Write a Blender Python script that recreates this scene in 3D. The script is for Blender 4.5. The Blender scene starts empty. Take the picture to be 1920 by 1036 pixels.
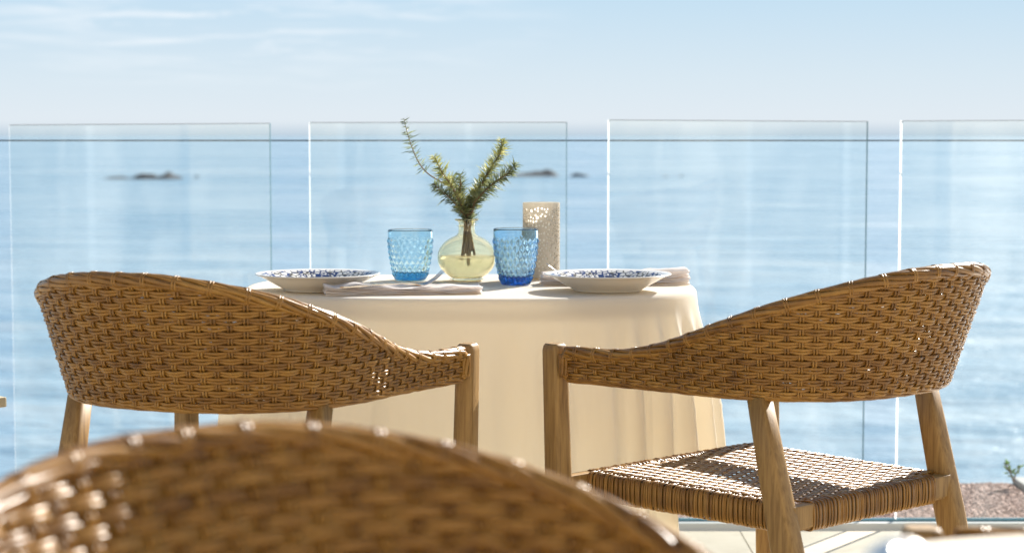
import bpy, bmesh, math, random
import numpy as np
from mathutils import Vector, Matrix, noise as mnoise

random.seed(7); rng = np.random.default_rng(7)
sc = bpy.context.scene
col = sc.collection
R = math.radians
PI = math.pi

# ------------------------------------------------------------------ camera
CH = 1.03
cam = bpy.data.objects.new('camera', bpy.data.cameras.new('camera'))
col.objects.link(cam); sc.camera = cam
cam.location = (0, 0, CH)
cam.rotation_euler = (PI/2 - math.atan(261/3600), 0, 0)
cam.data.sensor_width = 36; cam.data.lens = 67.5
cam.data.clip_start = .05; cam.data.clip_end = 200000
cam.data.dof.use_dof = True
cam.data.dof.focus_distance = 3.3
cam.data.dof.aperture_fstop = 6.2

# ------------------------------------------------------------------ light
SUN_EL, SUN_AZ = 31.0, 35.0          # azimuth to the right of the view direction
world = bpy.data.worlds.new('World'); sc.world = world
world.use_nodes = True
wn = world.node_tree.nodes; wl = world.node_tree.links
for n in list(wn): wn.remove(n)
w_out = wn.new('ShaderNodeOutputWorld'); w_bg = wn.new('ShaderNodeBackground')
sky = wn.new('ShaderNodeTexSky'); sky.sky_type = 'NISHITA'; sky.sun_disc = False
sky.sun_elevation = R(SUN_EL); sky.sun_rotation = R(SUN_AZ)
sky.altitude = 10; sky.air_density = 1.0; sky.dust_density = .6; sky.ozone_density = 2.0
w_bg.inputs['Strength'].default_value = .05
# thin cirrus streaks mixed into the sky
tc = wn.new('ShaderNodeTexCoord'); mp = wn.new('ShaderNodeMapping')
mp.inputs['Rotation'].default_value = (0, R(9), 0)
mp.inputs['Scale'].default_value = (6, 2, 75)
nz = wn.new('ShaderNodeTexNoise'); nz.inputs['Scale'].default_value = 2.2
nz.inputs['Detail'].default_value = 7; nz.inputs['Roughness'].default_value = .62; nz.inputs['Distortion'].default_value = .9
cr = wn.new('ShaderNodeValToRGB'); cr.color_ramp.elements[0].position = .47; cr.color_ramp.elements[1].position = .72
# the cirrus lies in one patch of sky, up and to the left of the view
cmap = wn.new('ShaderNodeMapping'); cmap.inputs['Location'].default_value = (.14*7, 0, -.062*30); cmap.inputs['Scale'].default_value = (7, 0, 30)
cmap.vector_type = 'POINT'
clen = wn.new('ShaderNodeVectorMath'); clen.operation = 'LENGTH'
cr2 = wn.new('ShaderNodeMapRange'); cr2.inputs[1].default_value = 1.25; cr2.inputs[2].default_value = .2
mul = wn.new('ShaderNodeMath'); mul.operation = 'MULTIPLY'
mul2 = wn.new('ShaderNodeMath'); mul2.operation = 'MULTIPLY'; mul2.inputs[1].default_value = .95
mixc = wn.new('ShaderNodeMixRGB'); mixc.inputs[2].default_value = (8.8, 9.1, 9.4, 1)
wl.new(tc.outputs['Generated'], mp.inputs[0]); wl.new(mp.outputs[0], nz.inputs[0]); wl.new(nz.outputs[0], cr.inputs[0])
wl.new(tc.outputs['Generated'], cmap.inputs[0]); wl.new(cmap.outputs[0], clen.inputs[0]); wl.new(clen.outputs['Value'], cr2.inputs[0])
wl.new(cr.outputs[0], mul.inputs[0]); wl.new(cr2.outputs[0], mul.inputs[1]); wl.new(mul.outputs[0], mul2.inputs[0])
# marine haze: the lowest few degrees of sky pale towards the horizon
sepz = wn.new('ShaderNodeSeparateXYZ'); wl.new(tc.outputs['Generated'], sepz.inputs[0])
hz = wn.new('ShaderNodeValToRGB'); he = hz.color_ramp.elements
he[0].position = 0; he[0].color = (.50, .62, .73, 1)
he[1].position = 1; he[1].color = (.24, .44, .68, 1)
for p_, c_ in ((.008, (.75, .82, .88)), (.03, (.69, .80, .88)), (.075, (.54, .73, .88)), (.3, (.38, .58, .78))):
    e_ = he.new(p_); e_.color = (*c_, 1)
hs = wn.new('ShaderNodeVectorMath'); hs.operation = 'SCALE'; hs.inputs['Scale'].default_value = 9.2
wl.new(sepz.outputs[2], hz.inputs[0]); wl.new(hz.outputs[0], hs.inputs[0])
hm = wn.new('ShaderNodeMapRange'); hm.interpolation_type = 'SMOOTHSTEP'; hm.inputs[1].default_value = .08; hm.inputs[2].default_value = .5
hm.inputs[3].default_value = .0; hm.inputs[4].default_value = .7
wl.new(sepz.outputs[2], hm.inputs[0])
hmix = wn.new('ShaderNodeMixRGB'); wl.new(hm.outputs[0], hmix.inputs[0]); wl.new(hs.outputs[0], hmix.inputs[1]); wl.new(sky.outputs[0], hmix.inputs[2])
wl.new(mul2.outputs[0], mixc.inputs[0]); wl.new(hmix.outputs[0], mixc.inputs[1])
wl.new(mixc.outputs[0], w_bg.inputs['Color']); wl.new(w_bg.outputs[0], w_out.inputs[0])

sun = bpy.data.objects.new('sun', bpy.data.lights.new('sun', 'SUN')); col.objects.link(sun)
sun.data.energy = 5.0; sun.data.angle = R(.55); sun.data.color = (1, .94, .85)
sd = Vector((math.sin(R(SUN_AZ))*math.cos(R(SUN_EL)), math.cos(R(SUN_AZ))*math.cos(R(SUN_EL)), math.sin(R(SUN_EL))))
sun.rotation_euler = sd.to_track_quat('Z', 'Y').to_euler()
sun.location = sd*30

vs = sc.view_settings
vs.view_transform = 'Standard'; vs.look = 'None'; vs.exposure = 1.15; vs.gamma = 1; vs.use_curve_mapping = False
cy = sc.cycles
cy.use_denoising = True
cy.max_bounces = 18; cy.diffuse_bounces = 5; cy.glossy_bounces = 5; cy.transmission_bounces = 14; cy.transparent_max_bounces = 24
cy.sample_clamp_indirect = 6; cy.caustics_refractive = True; cy.caustics_reflective = False

# ------------------------------------------------------------------ helpers
def tag(o, label=None, cat=None, group=None, kind=None):
    if label: o['label'] = label
    if cat: o['category'] = cat
    if group: o['group'] = group
    if kind: o['kind'] = kind
    return o

def empty(name, loc=(0, 0, 0), rz=0):
    o = bpy.data.objects.new(name, None); col.objects.link(o)
    o.empty_display_size = .05
    o.location = loc; o.rotation_euler = (0, 0, rz)
    return o

def link(name, me, mat=None, parent=None, loc=None):
    o = bpy.data.objects.new(name, me); col.objects.link(o)
    if mat and not me.materials: me.materials.append(mat)
    if parent: o.parent = parent
    if loc is not None: o.location = loc
    return o

class MB:
    """collects vertices and faces for ONE mesh"""
    def __init__(s): s.v = []; s.f = []; s.n = 0; s.mi = []
    def add(s, V, F, mi=0):
        V = np.asarray(V, float).reshape(-1, 3)
        s.v.append(V); s.f += [tuple(i + s.n for i in f) for f in F]; s.mi += [mi]*len(F); s.n += len(V)
    def tube(s, P, Nn, Bn, rn, rb, k=6, caps=True, closed=False, mi=0):
        """P path (n,3); Nn,Bn frame (n,3); rn,rb half sizes along each (scalar or n)"""
        P = np.asarray(P, float); n = len(P)
        rn = np.broadcast_to(rn, n)[:, None, None]; rb = np.broadcast_to(rb, n)[:, None, None]
        a = np.arange(k)*2*PI/k + PI/k
        V = P[:, None] + Nn[:, None]*(np.cos(a)[None, :, None]*rn) + Bn[:, None]*(np.sin(a)[None, :, None]*rb)
        F = []
        m = n if closed else n - 1
        for i in range(m):
            i2 = (i+1) % n
            for j in range(k):
                j2 = (j+1) % k
                F.append((i*k+j, i*k+j2, i2*k+j2, i2*k+j))
        if caps and not closed:
            F.append(tuple(range(k))[::-1]); F.append(tuple((n-1)*k+j for j in range(k)))
        s.add(V, F, mi)
    def path(s, P, r, k=8, closed=False, caps=True, ref=(0, 0, 1), flat=1., mi=0):
        P = np.asarray(P, float)
        T = np.roll(P, -1, 0) - np.roll(P, 1, 0) if closed else np.gradient(P, axis=0)
        T /= np.linalg.norm(T, axis=1)[:, None] + 1e-12
        ref = np.asarray(ref, float)
        B = np.cross(T, ref); B /= np.linalg.norm(B, axis=1)[:, None] + 1e-9
        N = np.cross(B, T)
        s.tube(P, N, B, r if np.isscalar(r) else np.asarray(r), (r if np.isscalar(r) else np.asarray(r))*flat, k, caps, closed, mi)
    def box(s, a, b, mi=0):
        x0, y0, z0 = a; x1, y1, z1 = b
        V = [(x0,y0,z0),(x1,y0,z0),(x1,y1,z0),(x0,y1,z0),(x0,y0,z1),(x1,y0,z1),(x1,y1,z1),(x0,y1,z1)]
        s.add(V, [(0,3,2,1),(4,5,6,7),(0,1,5,4),(1,2,6,5),(2,3,7,6),(3,0,4,7)], mi)
    def lathe(s, prof, k=64, center=(0, 0, 0), mi=0, closed=False):
        prof = np.asarray(prof, float); n = len(prof)
        a = np.arange(k)*2*PI/k
        V = np.zeros((n, k, 3)); V[..., 0] = prof[:, :1]*np.cos(a); V[..., 1] = prof[:, :1]*np.sin(a); V[..., 2] = prof[:, 1:2]
        V += np.array(center)
        F = []
        for i in range(n if closed else n-1):
            i2 = (i+1) % n
            for j in range(k):
                j2 = (j+1) % k
                F.append((i*k+j, i*k+j2, i2*k+j2, i2*k+j))
        s.add(V, F, mi)
    def mesh(s, name, mats=(), smooth=True, merge=0):
        me = bpy.data.meshes.new(name)
        V = np.concatenate(s.v)
        me.from_pydata(V.tolist(), [], s.f)
        for m in (mats if isinstance(mats, (list, tuple)) else [mats]): me.materials.append(m)
        if max(s.mi) > 0: me.polygons.foreach_set('material_index', s.mi)
        if smooth: me.polygons.foreach_set('use_smooth', [True]*len(me.polygons))
        if merge:
            bm = bmesh.new(); bm.from_mesh(me); bmesh.ops.remove_doubles(bm, verts=bm.verts, dist=merge); bm.to_mesh(me); bm.free()
        me.update()
        return me
    def build(s, name, mat, parent=None, loc=None, smooth=True, merge=0):
        me = s.mesh(name, mat, smooth, merge)
        return link(name, me, None, parent, loc)

def bevel(o, w=.002, seg=2):
    bm = bmesh.new(); bm.from_mesh(o.data)
    bmesh.ops.bevel(bm, geom=bm.edges[:], offset=w, segments=seg, affect='EDGES', profile=.6, clamp_overlap=True)
    bm.to_mesh(o.data); bm.free()
    o.data.polygons.foreach_set('use_smooth', [False]*len(o.data.polygons))
    return o

# ------------------------------------------------------------------ materials
def mat(name):
    m = bpy.data.materials.new(name); m.use_nodes = True
    nt = m.node_tree
    for n in list(nt.nodes): nt.nodes.remove(n)
    out = nt.nodes.new('ShaderNodeOutputMaterial')
    return m, nt, out
def N(nt, t, **kw):
    n = nt.nodes.new(t)
    for k, v in kw.items():
        if k.startswith('i_'):
            n.inputs[int(k[2:]) if k[2:].isdigit() else k[2:].replace('_', ' ')].default_value = v
        else: setattr(n, k, v)
    return n
def ramp(nt, stops):
    r = nt.nodes.new('ShaderNodeValToRGB'); e = r.color_ramp.elements
    while len(e) < len(stops): e.new(.5)
    for i, (p, c) in enumerate(stops):
        e[i].position = p; e[i].color = (*c, 1) if len(c) == 3 else c
    return r
def principled(name, color, rough=.5, metal=0, spec=.5):
    m, nt, out = mat(name)
    b = N(nt, 'ShaderNodeBsdfPrincipled')
    b.inputs['Base Color'].default_value = (*color, 1); b.inputs['Roughness'].default_value = rough
    b.inputs['Metallic'].default_value = metal; b.inputs['Specular IOR Level'].default_value = spec
    nt.links.new(b.outputs[0], out.inputs[0])
    return m, nt, b

def wicker_mat():
    m, nt, b = principled('wicker', (.3, .17, .07), .33)
    oi = N(nt, 'ShaderNodeObjectInfo'); g = N(nt, 'ShaderNodeTexCoord')
    n1 = N(nt, 'ShaderNodeTexNoise', i_Scale=60., i_Detail=3.); n2 = N(nt, 'ShaderNodeTexNoise', i_Scale=9., i_Detail=2.)
    nt.links.new(g.outputs['Object'], n1.inputs[0]); nt.links.new(g.outputs['Object'], n2.inputs[0])
    a = N(nt, 'ShaderNodeMath', operation='ADD'); a2 = N(nt, 'ShaderNodeMath', operation='ADD')
    s1 = N(nt, 'ShaderNodeMath', operation='MULTIPLY', i_1=.24); nt.links.new(oi.outputs['Random'], s1.inputs[0])
    s2 = N(nt, 'ShaderNodeMath', operation='MULTIPLY', i_1=.5); nt.links.new(n1.outputs[0], s2.inputs[0])
    s3 = N(nt, 'ShaderNodeMath', operation='MULTIPLY', i_1=.30); nt.links.new(n2.outputs[0], s3.inputs[0])
    nt.links.new(s1.outputs[0], a.inputs[0]); nt.links.new(s2.outputs[0], a.inputs[1])
    nt.links.new(a.outputs[0], a2.inputs[0]); nt.links.new(s3.outputs[0], a2.inputs[1])
    r = ramp(nt, [(.24, (.095, .040, .008)), (.40, (.20, .092, .016)), (.58, (.30, .148, .027)), (.90, (.42, .235, .055))])
    nt.links.new(a2.outputs[0], r.inputs[0]); nt.links.new(r.outputs[0], b.inputs['Base Color'])
    # fine lengthwise ribbing
    w = N(nt, 'ShaderNodeTexNoise', i_Scale=900., i_Detail=1.); nt.links.new(g.outputs['Object'], w.inputs[0])
    bp = N(nt, 'ShaderNodeBump', i_Strength=.18, i_Distance=.0006); nt.links.new(w.outputs[0], bp.inputs['Height'])
    nt.links.new(bp.outputs[0], b.inputs['Normal'])
    return m
def wood_mat(name, c0, c1, sc_=(60, 60, 4)):
    m, nt, b = principled(name, c0, .5)
    g = N(nt, 'ShaderNodeTexCoord'); mp = N(nt, 'ShaderNodeMapping'); mp.inputs['Scale'].default_value = sc_
    n1 = N(nt, 'ShaderNodeTexNoise', i_Scale=3., i_Detail=6., i_Roughness=.65, i_Distortion=.4)
    nt.links.new(g.outputs['Object'], mp.inputs[0]); nt.links.new(mp.outputs[0], n1.inputs[0])
    r = ramp(nt, [(.22, tuple(a*.72 for a in c0)), (.36, c0), (.52, tuple((a+b_)/2 for a, b_ in zip(c0, c1))), (.72, c1)])
    nt.links.new(n1.outputs[0], r.inputs[0]); nt.links.new(r.outputs[0], b.inputs['Base Color'])
    bp = N(nt, 'ShaderNodeBump', i_Strength=.25, i_Distance=.001); nt.links.new(n1.outputs[0], bp.inputs['Height'])
    nt.links.new(bp.outputs[0], b.inputs['Normal'])
    return m
M = {}
M['wicker'] = wicker_mat()
M['wood'] = wood_mat('chair_wood', (.22, .120, .033), (.40, .24, .078))
M['palewood'] = wood_mat('pale_wood', (.55, .45, .28), (.7, .6, .42))

def cloth_mat(name, refl, trans, f=.5, bump=.2, sc_=900):
    m, nt, out = mat(name)
    d = N(nt, 'ShaderNodeBsdfDiffuse'); t = N(nt, 'ShaderNodeBsdfTranslucent'); mx = N(nt, 'ShaderNodeMixShader'); mx.inputs[0].default_value = f
    d.inputs[0].default_value = (*refl, 1); t.inputs[0].default_value = (*trans, 1)
    g = N(nt, 'ShaderNodeTexCoord'); n1 = N(nt, 'ShaderNodeTexNoise', i_Scale=float(sc_), i_Detail=1.)
    n2 = N(nt, 'ShaderNodeTexNoise', i_Scale=9., i_Detail=5.)
    ad = N(nt, 'ShaderNodeMath', operation='MULTIPLY_ADD', i_1=.12)
    nt.links.new(g.outputs['Object'], n1.inputs[0]); nt.links.new(g.outputs['Object'], n2.inputs[0])
    nt.links.new(n1.outputs[0], ad.inputs[0]); nt.links.new(n2.outputs[0], ad.inputs[2])
    bp = N(nt, 'ShaderNodeBump', i_Strength=bump, i_Distance=.004); nt.links.new(ad.outputs[0], bp.inputs['Height'])
    nt.links.new(bp.outputs[0], d.inputs['Normal'])
    nt.links.new(d.outputs[0], mx.inputs[1]); nt.links.new(t.outputs[0], mx.inputs[2]); nt.links.new(mx.outputs[0], out.inputs[0])
    return m
M['cloth'] = cloth_mat('tablecloth', (.92, .91, .88), (.96, .87, .70), .50)
M['napkin'] = cloth_mat('napkin', (.93, .91, .90), (.97, .93, .90), .6, .35, 1500)

def pane_mat():
    m, nt, out = mat('pane_glass')
    tr = N(nt, 'ShaderNodeBsdfTransparent'); tr.inputs[0].default_value = (.962, .985, .985, 1)
    gl = N(nt, 'ShaderNodeBsdfGlossy', i_Roughness=0.); gl.inputs[0].default_value = (1, 1, 1, 1)
    fr = N(nt, 'ShaderNodeFresnel', i_IOR=1.35)
    mx = N(nt, 'ShaderNodeMixShader')
    nt.links.new(fr.outputs[0], mx.inputs[0]); nt.links.new(tr.outputs[0], mx.inputs[1]); nt.links.new(gl.outputs[0], mx.inputs[2])
    # salt dust and wiped smears
    df = N(nt, 'ShaderNodeBsdfTranslucent'); df.inputs[0].default_value = (.85, .86, .84, 1)
    g = N(nt, 'ShaderNodeTexCoord'); mp = N(nt, 'ShaderNodeMapping'); mp.inputs['Scale'].default_value = (3.2, 1, .8)
    n1 = N(nt, 'ShaderNodeTexNoise', i_Scale=2.4, i_Detail=4., i_Distortion=.7)
    n2 = N(nt, 'ShaderNodeTexVoronoi', i_Scale=26.)
    nt.links.new(g.outputs['Object'], mp.inputs[0]); nt.links.new(mp.outputs[0], n1.inputs[0]); nt.links.new(g.outputs['Object'], n2.inputs[0])
    r = ramp(nt, [(.42, (0, 0, 0)), (.75, (.045, .045, .045))]); nt.links.new(n1.outputs[0], r.inputs[0])
    r2 = ramp(nt, [(.018, (.2, .2, .2)), (.032, (0, 0, 0))]); nt.links.new(n2.outputs['Distance'], r2.inputs[0])
    ad = N(nt, 'ShaderNodeMath', operation='ADD'); nt.links.new(r.outputs[0], ad.inputs[0]); nt.links.new(r2.outputs[0], ad.inputs[1])
    mx2 = N(nt, 'ShaderNodeMixShader'); nt.links.new(ad.outputs[0], mx2.inputs[0])
    nt.links.new(mx.outputs[0], mx2.inputs[1]); nt.links.new(df.outputs[0], mx2.inputs[2]); nt.links.new(mx2.outputs[0], out.inputs[0])
    return m
M['pane'] = pane_mat()
M['edge_white'] = cloth_mat('sunlit_glass_edge', (.9, .93, .93), (.95, .97, .97), .7, 0)  # left pane edges: sunlight put into the white colour
M['edge_dark'] = principled('glass_edge_shadow', (.10, .24, .30), .2)[0]  # right pane edges coloured dark as if unlit; gasket shares this colour
M['edge_top'] = principled('glass_top_edge', (.10, .10, .09), .3)[0]
M['cable'] = principled('dark_steel', (.03, .035, .035), .35, .6)[0]
M['alu'] = principled('white_aluminium', (.70, .71, .69), .35)[0]
M['steel'] = principled('steel', (.62, .60, .58), .22, 1.)[0]
M['silver'], _nt, _b = principled('silver', (.95, .92, .88), .3, 1.)
_g = N(_nt, 'ShaderNodeTexCoord'); _v = N(_nt, 'ShaderNodeTexVoronoi', i_Scale=160.); _nt.links.new(_g.outputs['Object'], _v.inputs[0])
_bp = N(_nt, 'ShaderNodeBump', i_Strength=1., i_Distance=.004); _nt.links.new(_v.outputs['Distance'], _bp.inputs['Height']); _nt.links.new(_bp.outputs[0], _b.inputs['Normal'])

def glass_mat(name, color, ior=1.45, absorb=None, dens=0, rough=0.):
    m, nt, out = mat(name)
    g = N(nt, 'ShaderNodeBsdfGlass', i_IOR=ior, i_Roughness=rough); g.inputs[0].default_value = (*color, 1)
    nt.links.new(g.outputs[0], out.inputs[0])
    if absorb:
        v = N(nt, 'ShaderNodeVolumeAbsorption', i_Density=float(dens)); v.inputs[0].default_value = (*absorb, 1)
        nt.links.new(v.outputs[0], out.inputs[1])
    return m
M['blue_light'] = glass_mat('light_blue_glass', (.93, .98, 1.), 1.45, (.34, .72, .86), 65)
M['blue_deep'] = glass_mat('deep_blue_glass', (.90, .97, 1.), 1.45, (.18, .56, .86), 76)
M['vase'] = glass_mat('yellow_glass', (1., .985, .90), 1.45, (.98, .96, .80), 9)
M['water_in'] = glass_mat('vase_water', (1., .985, .92), 1.33, (.98, .95, .78), 5)

def hazy(m, c, f):
    nt = m.node_tree; out = [n for n in nt.nodes if n.type == 'OUTPUT_MATERIAL'][0]; g = [n for n in nt.nodes if n.type == 'BSDF_GLASS'][0]
    t = N(nt, 'ShaderNodeBsdfTranslucent'); t.inputs[0].default_value = (*c, 1); mx = N(nt, 'ShaderNodeMixShader'); mx.inputs[0].default_value = f
    nt.links.new(g.outputs[0], mx.inputs[1]); nt.links.new(t.outputs[0], mx.inputs[2]); nt.links.new(mx.outputs[0], out.inputs[0])
hazy(M['vase'], (.95, .93, .82), .07); hazy(M['water_in'], (.97, .95, .84), .32)
def ceramic(name, c):
    m, nt, b = principled(name, c, .22); b.inputs['Subsurface Weight'].default_value = .0
    return m
M['ceramic'] = cloth_mat('cream_ceramic', (.60, .55, .47), (.92, .86, .76), .32, 0)
M['ceramic_in'] = cloth_mat('white_ceramic', (.88, .85, .78), (.94, .91, .85), .35, 0)
M['glow_liner'] = cloth_mat('hole_glow_liner', (.92, .92, .90), (.98, .97, .94), .72, 0)  # translucent sheet added behind the holes to make them glow
def plate_mat():
    m, nt, b = principled('patterned_plate', (.8, .77, .72), .18)
    g = N(nt, 'ShaderNodeTexCoord'); sx = N(nt, 'ShaderNodeSeparateXYZ'); nt.links.new(g.outputs['Object'], sx.inputs[0])
    at = N(nt, 'ShaderNodeMath', operation='ARCTAN2'); nt.links.new(sx.outputs[1], at.inputs[0]); nt.links.new(sx.outputs[0], at.inputs[1])
    x2 = N(nt, 'ShaderNodeVectorMath', operation='LENGTH')
    cb0 = N(nt, 'ShaderNodeCombineXYZ'); nt.links.new(sx.outputs[0], cb0.inputs[0]); nt.links.new(sx.outputs[1], cb0.inputs[1]); nt.links.new(cb0.outputs[0], x2.inputs[0])
    am = N(nt, 'ShaderNodeMath', operation='MULTIPLY', i_1=7.5); nt.links.new(at.outputs[0], am.inputs[0])
    rm = N(nt, 'ShaderNodeMath', operation='MULTIPLY', i_1=95.); nt.links.new(x2.outputs['Value'], rm.inputs[0])
    cb = N(nt, 'ShaderNodeCombineXYZ'); nt.links.new(am.outputs[0], cb.inputs[0]); nt.links.new(rm.outputs[0], cb.inputs[1])
    v = N(nt, 'ShaderNodeTexVoronoi', feature='DISTANCE_TO_EDGE', i_Scale=1.15); v.inputs['Randomness'].default_value = .75
    nt.links.new(cb.outputs[0], v.inputs[0])
    r = ramp(nt, [(.07, (1, 1, 1)), (.13, (0, 0, 0))]); nt.links.new(v.outputs['Distance'], r.inputs[0])
    v2 = N(nt, 'ShaderNodeTexVoronoi', i_Scale=1.15); v2.inputs['Randomness'].default_value = .75; nt.links.new(cb.outputs[0], v2.inputs[0])
    r3 = ramp(nt, [(.13, (1, 1, 1)), (.2, (0, 0, 0))]); nt.links.new(v2.outputs['Distance'], r3.inputs[0])
    mxx = N(nt, 'ShaderNodeMath', operation='MAXIMUM'); nt.links.new(r.outputs[0], mxx.inputs[0]); nt.links.new(r3.outputs[0], mxx.inputs[1])
    # ring band on the rim, upper face only
    rb = ramp(nt, [(.0, (0, 0, 0)), (.555, (0, 0, 0)), (.56, (1, 1, 1)), (.915, (1, 1, 1)), (.92, (0, 0, 0))])
    rs = N(nt, 'ShaderNodeMath', operation='MULTIPLY', i_1=1/.115); nt.links.new(x2.outputs['Value'], rs.inputs[0]); nt.links.new(rs.outputs[0], rb.inputs[0])
    gn = N(nt, 'ShaderNodeNewGeometry'); sn = N(nt, 'ShaderNodeSeparateXYZ'); nt.links.new(gn.outputs['Normal'], sn.inputs[0])
    gt = N(nt, 'ShaderNodeMath', operation='GREATER_THAN', i_1=.2); nt.links.new(sn.outputs[2], gt.inputs[0])
    m1 = N(nt, 'ShaderNodeMath', operation='MULTIPLY'); nt.links.new(mxx.outputs[0], m1.inputs[0]); nt.links.new(rb.outputs[0], m1.inputs[1])
    m2 = N(nt, 'ShaderNodeMath', operation='MULTIPLY'); nt.links.new(m1.outputs[0], m2.inputs[0]); nt.links.new(gt.outputs[0], m2.inputs[1])
    mc = N(nt, 'ShaderNodeMixRGB'); mc.inputs[1].default_value = (.8, .77, .72, 1); mc.inputs[2].default_value = (.03, .055, .17, 1)
    tn = N(nt, 'ShaderNodeTexNoise', i_Scale=60., i_Detail=1.); nt.links.new(g.outputs['Object'], tn.inputs[0])
    tr_ = ramp(nt, [(.42, (.035, .06, .17)), (.6, (.13, .115, .085))]); nt.links.new(tn.outputs[0], tr_.inputs[0]); nt.links.new(tr_.outputs[0], mc.inputs[2])
    nt.links.new(m2.outputs[0], mc.inputs[0]); nt.links.new(mc.outputs[0], b.inputs['Base Color'])
    return m
M['plate'] = plate_mat()

def leaf_mat(name, c0, c1):
    m, nt, out = mat(name)
    b = N(nt, 'ShaderNodeBsdfPrincipled', i_Roughness=.45); t = N(nt, 'ShaderNodeBsdfTranslucent'); mx = N(nt, 'ShaderNodeMixShader'); mx.inputs[0].default_value = .5
    g = N(nt, 'ShaderNodeTexCoord'); n1 = N(nt, 'ShaderNodeTexNoise', i_Scale=70., i_Detail=2.); nt.links.new(g.outputs['Object'], n1.inputs[0])
    r = ramp(nt, [(.35, c0), (.68, c1)]); nt.links.new(n1.outputs[0], r.inputs[0])
    nt.links.new(r.outputs[0], b.inputs['Base Color']); nt.links.new(r.outputs[0], t.inputs[0])
    nt.links.new(b.outputs[0], mx.inputs[1]); nt.links.new(t.outputs[0], mx.inputs[2]); nt.links.new(mx.outputs[0], out.inputs[0])
    return m
M['leaf_dark'] = leaf_mat('rosemary_dark', (.09, .12, .06), (.34, .38, .20))
M['leaf_lime'] = leaf_mat('rosemary_young', (.20, .23, .08), (.62, .60, .25))
M['stem'] = principled('woody_stem', (.20, .13, .07), .7)[0]
M['leaf_plant'] = leaf_mat('plant_leaf', (.05, .11, .03), (.2, .32, .1))

def noise_mat(name, c0, c1, scale, rough=.8, bump=.3, dist=.01, lo=.35, hi=.65, detail=6.):
    m, nt, b = principled(name, c0, rough)
    g = N(nt, 'ShaderNodeTexCoord'); n1 = N(nt, 'ShaderNodeTexNoise', i_Scale=float(scale), i_Detail=detail, i_Roughness=.6)
    nt.links.new(g.outputs['Object'], n1.inputs[0])
    r = ramp(nt, [(lo, c0), (hi, c1)]); nt.links.new(n1.outputs[0], r.inputs[0]); nt.links.new(r.outputs[0], b.inputs['Base Color'])
    bp = N(nt, 'ShaderNodeBump', i_Strength=bump, i_Distance=dist); nt.links.new(n1.outputs[0], bp.inputs['Height']); nt.links.new(bp.outputs[0], b.inputs['Normal'])
    return m
M['floor'] = noise_mat('terrace_stone', (.50, .43, .32), (.60, .53, .41), 5, .55, .05)
M['gravel'] = noise_mat('red_gravel', (.29, .165, .13), (.66, .46, .40), 60, .9, .8, .02)
M['facade'] = noise_mat('cream_render', (.60, .50, .35), (.66, .56, .40), 3, .9, .1)
M['concrete'] = noise_mat('grey_concrete', (.30, .30, .29), (.42, .41, .39), 12, .85, .2)
M['rock'] = noise_mat('sea_rock', (.022, .032, .045), (.05, .062, .078), .35, .9, .6, .5)
M['dark_void'] = principled('dark_window', (.30, .27, .22), .3)[0]

def sea_mat():
    m, nt, b = principled('sea_water', (.10, .24, .38), .12)
    b.inputs['IOR'].default_value = 1.33
    g = N(nt, 'ShaderNodeTexCoord')
    def lay(scale, sx, sy, det):
        mp = N(nt, 'ShaderNodeMapping'); mp.inputs['Scale'].default_value = (sx, sy, 1)
        n = N(nt, 'ShaderNodeTexNoise', i_Scale=scale, i_Detail=det, i_Roughness=.55)
        nt.links.new(g.outputs['Object'], mp.inputs[0]); nt.links.new(mp.outputs[0], n.inputs[0]); return n
    a = lay(.9, .6, 1.3, 4.); c = lay(.12, .5, 1.2, 3.); d0 = lay(.010, .45, 1.1, 6.); d1 = lay(.11, .5, 1.6, 5.)
    d = N(nt, 'ShaderNodeMath', operation='MULTIPLY_ADD', i_1=.60); nt.links.new(d1.outputs[0], d.inputs[0])
    dh = N(nt, 'ShaderNodeMath', operation='MULTIPLY', i_1=.42); nt.links.new(d0.outputs[0], dh.inputs[0]); nt.links.new(dh.outputs[0], d.inputs[2])
    ma = N(nt, 'ShaderNodeMath', operation='MULTIPLY_ADD', i_1=.35); nt.links.new(a.outputs[0], ma.inputs[0]); nt.links.new(c.outputs[0], ma.inputs[2])
    bp = N(nt, 'ShaderNodeBump', i_Strength=1., i_Distance=1.1); nt.links.new(ma.outputs[0], bp.inputs['Height']); nt.links.new(bp.outputs[0], b.inputs['Normal'])
    r = ramp(nt, [(.36, (.13, .245, .355)), (.46, (.20, .31, .40)), (.56, (.27, .365, .44)), (.68, (.37, .44, .485))])
    nt.links.new(d.outputs[0], r.inputs[0]); nt.links.new(r.outputs[0], b.inputs['Base Color'])
    rr = N(nt, 'ShaderNodeMapRange', i_1=.3, i_2=.7, i_3=.22, i_4=.34); nt.links.new(d.outputs[0], rr.inputs[0]); nt.links.new(rr.outputs[0], b.inputs['Roughness'])
    return m
M['sea'] = sea_mat()

# ------------------------------------------------------------------ setting
SEA_Z = -10.
mb = MB()
S = 60000
mb.add([(-S, 4, SEA_Z), (S, 4, SEA_Z), (S, 2*S, SEA_Z), (-S, 2*S, SEA_Z)], [(0, 1, 2, 3)])
tag(mb.build('sea', M['sea'], smooth=False), kind='structure')

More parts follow.
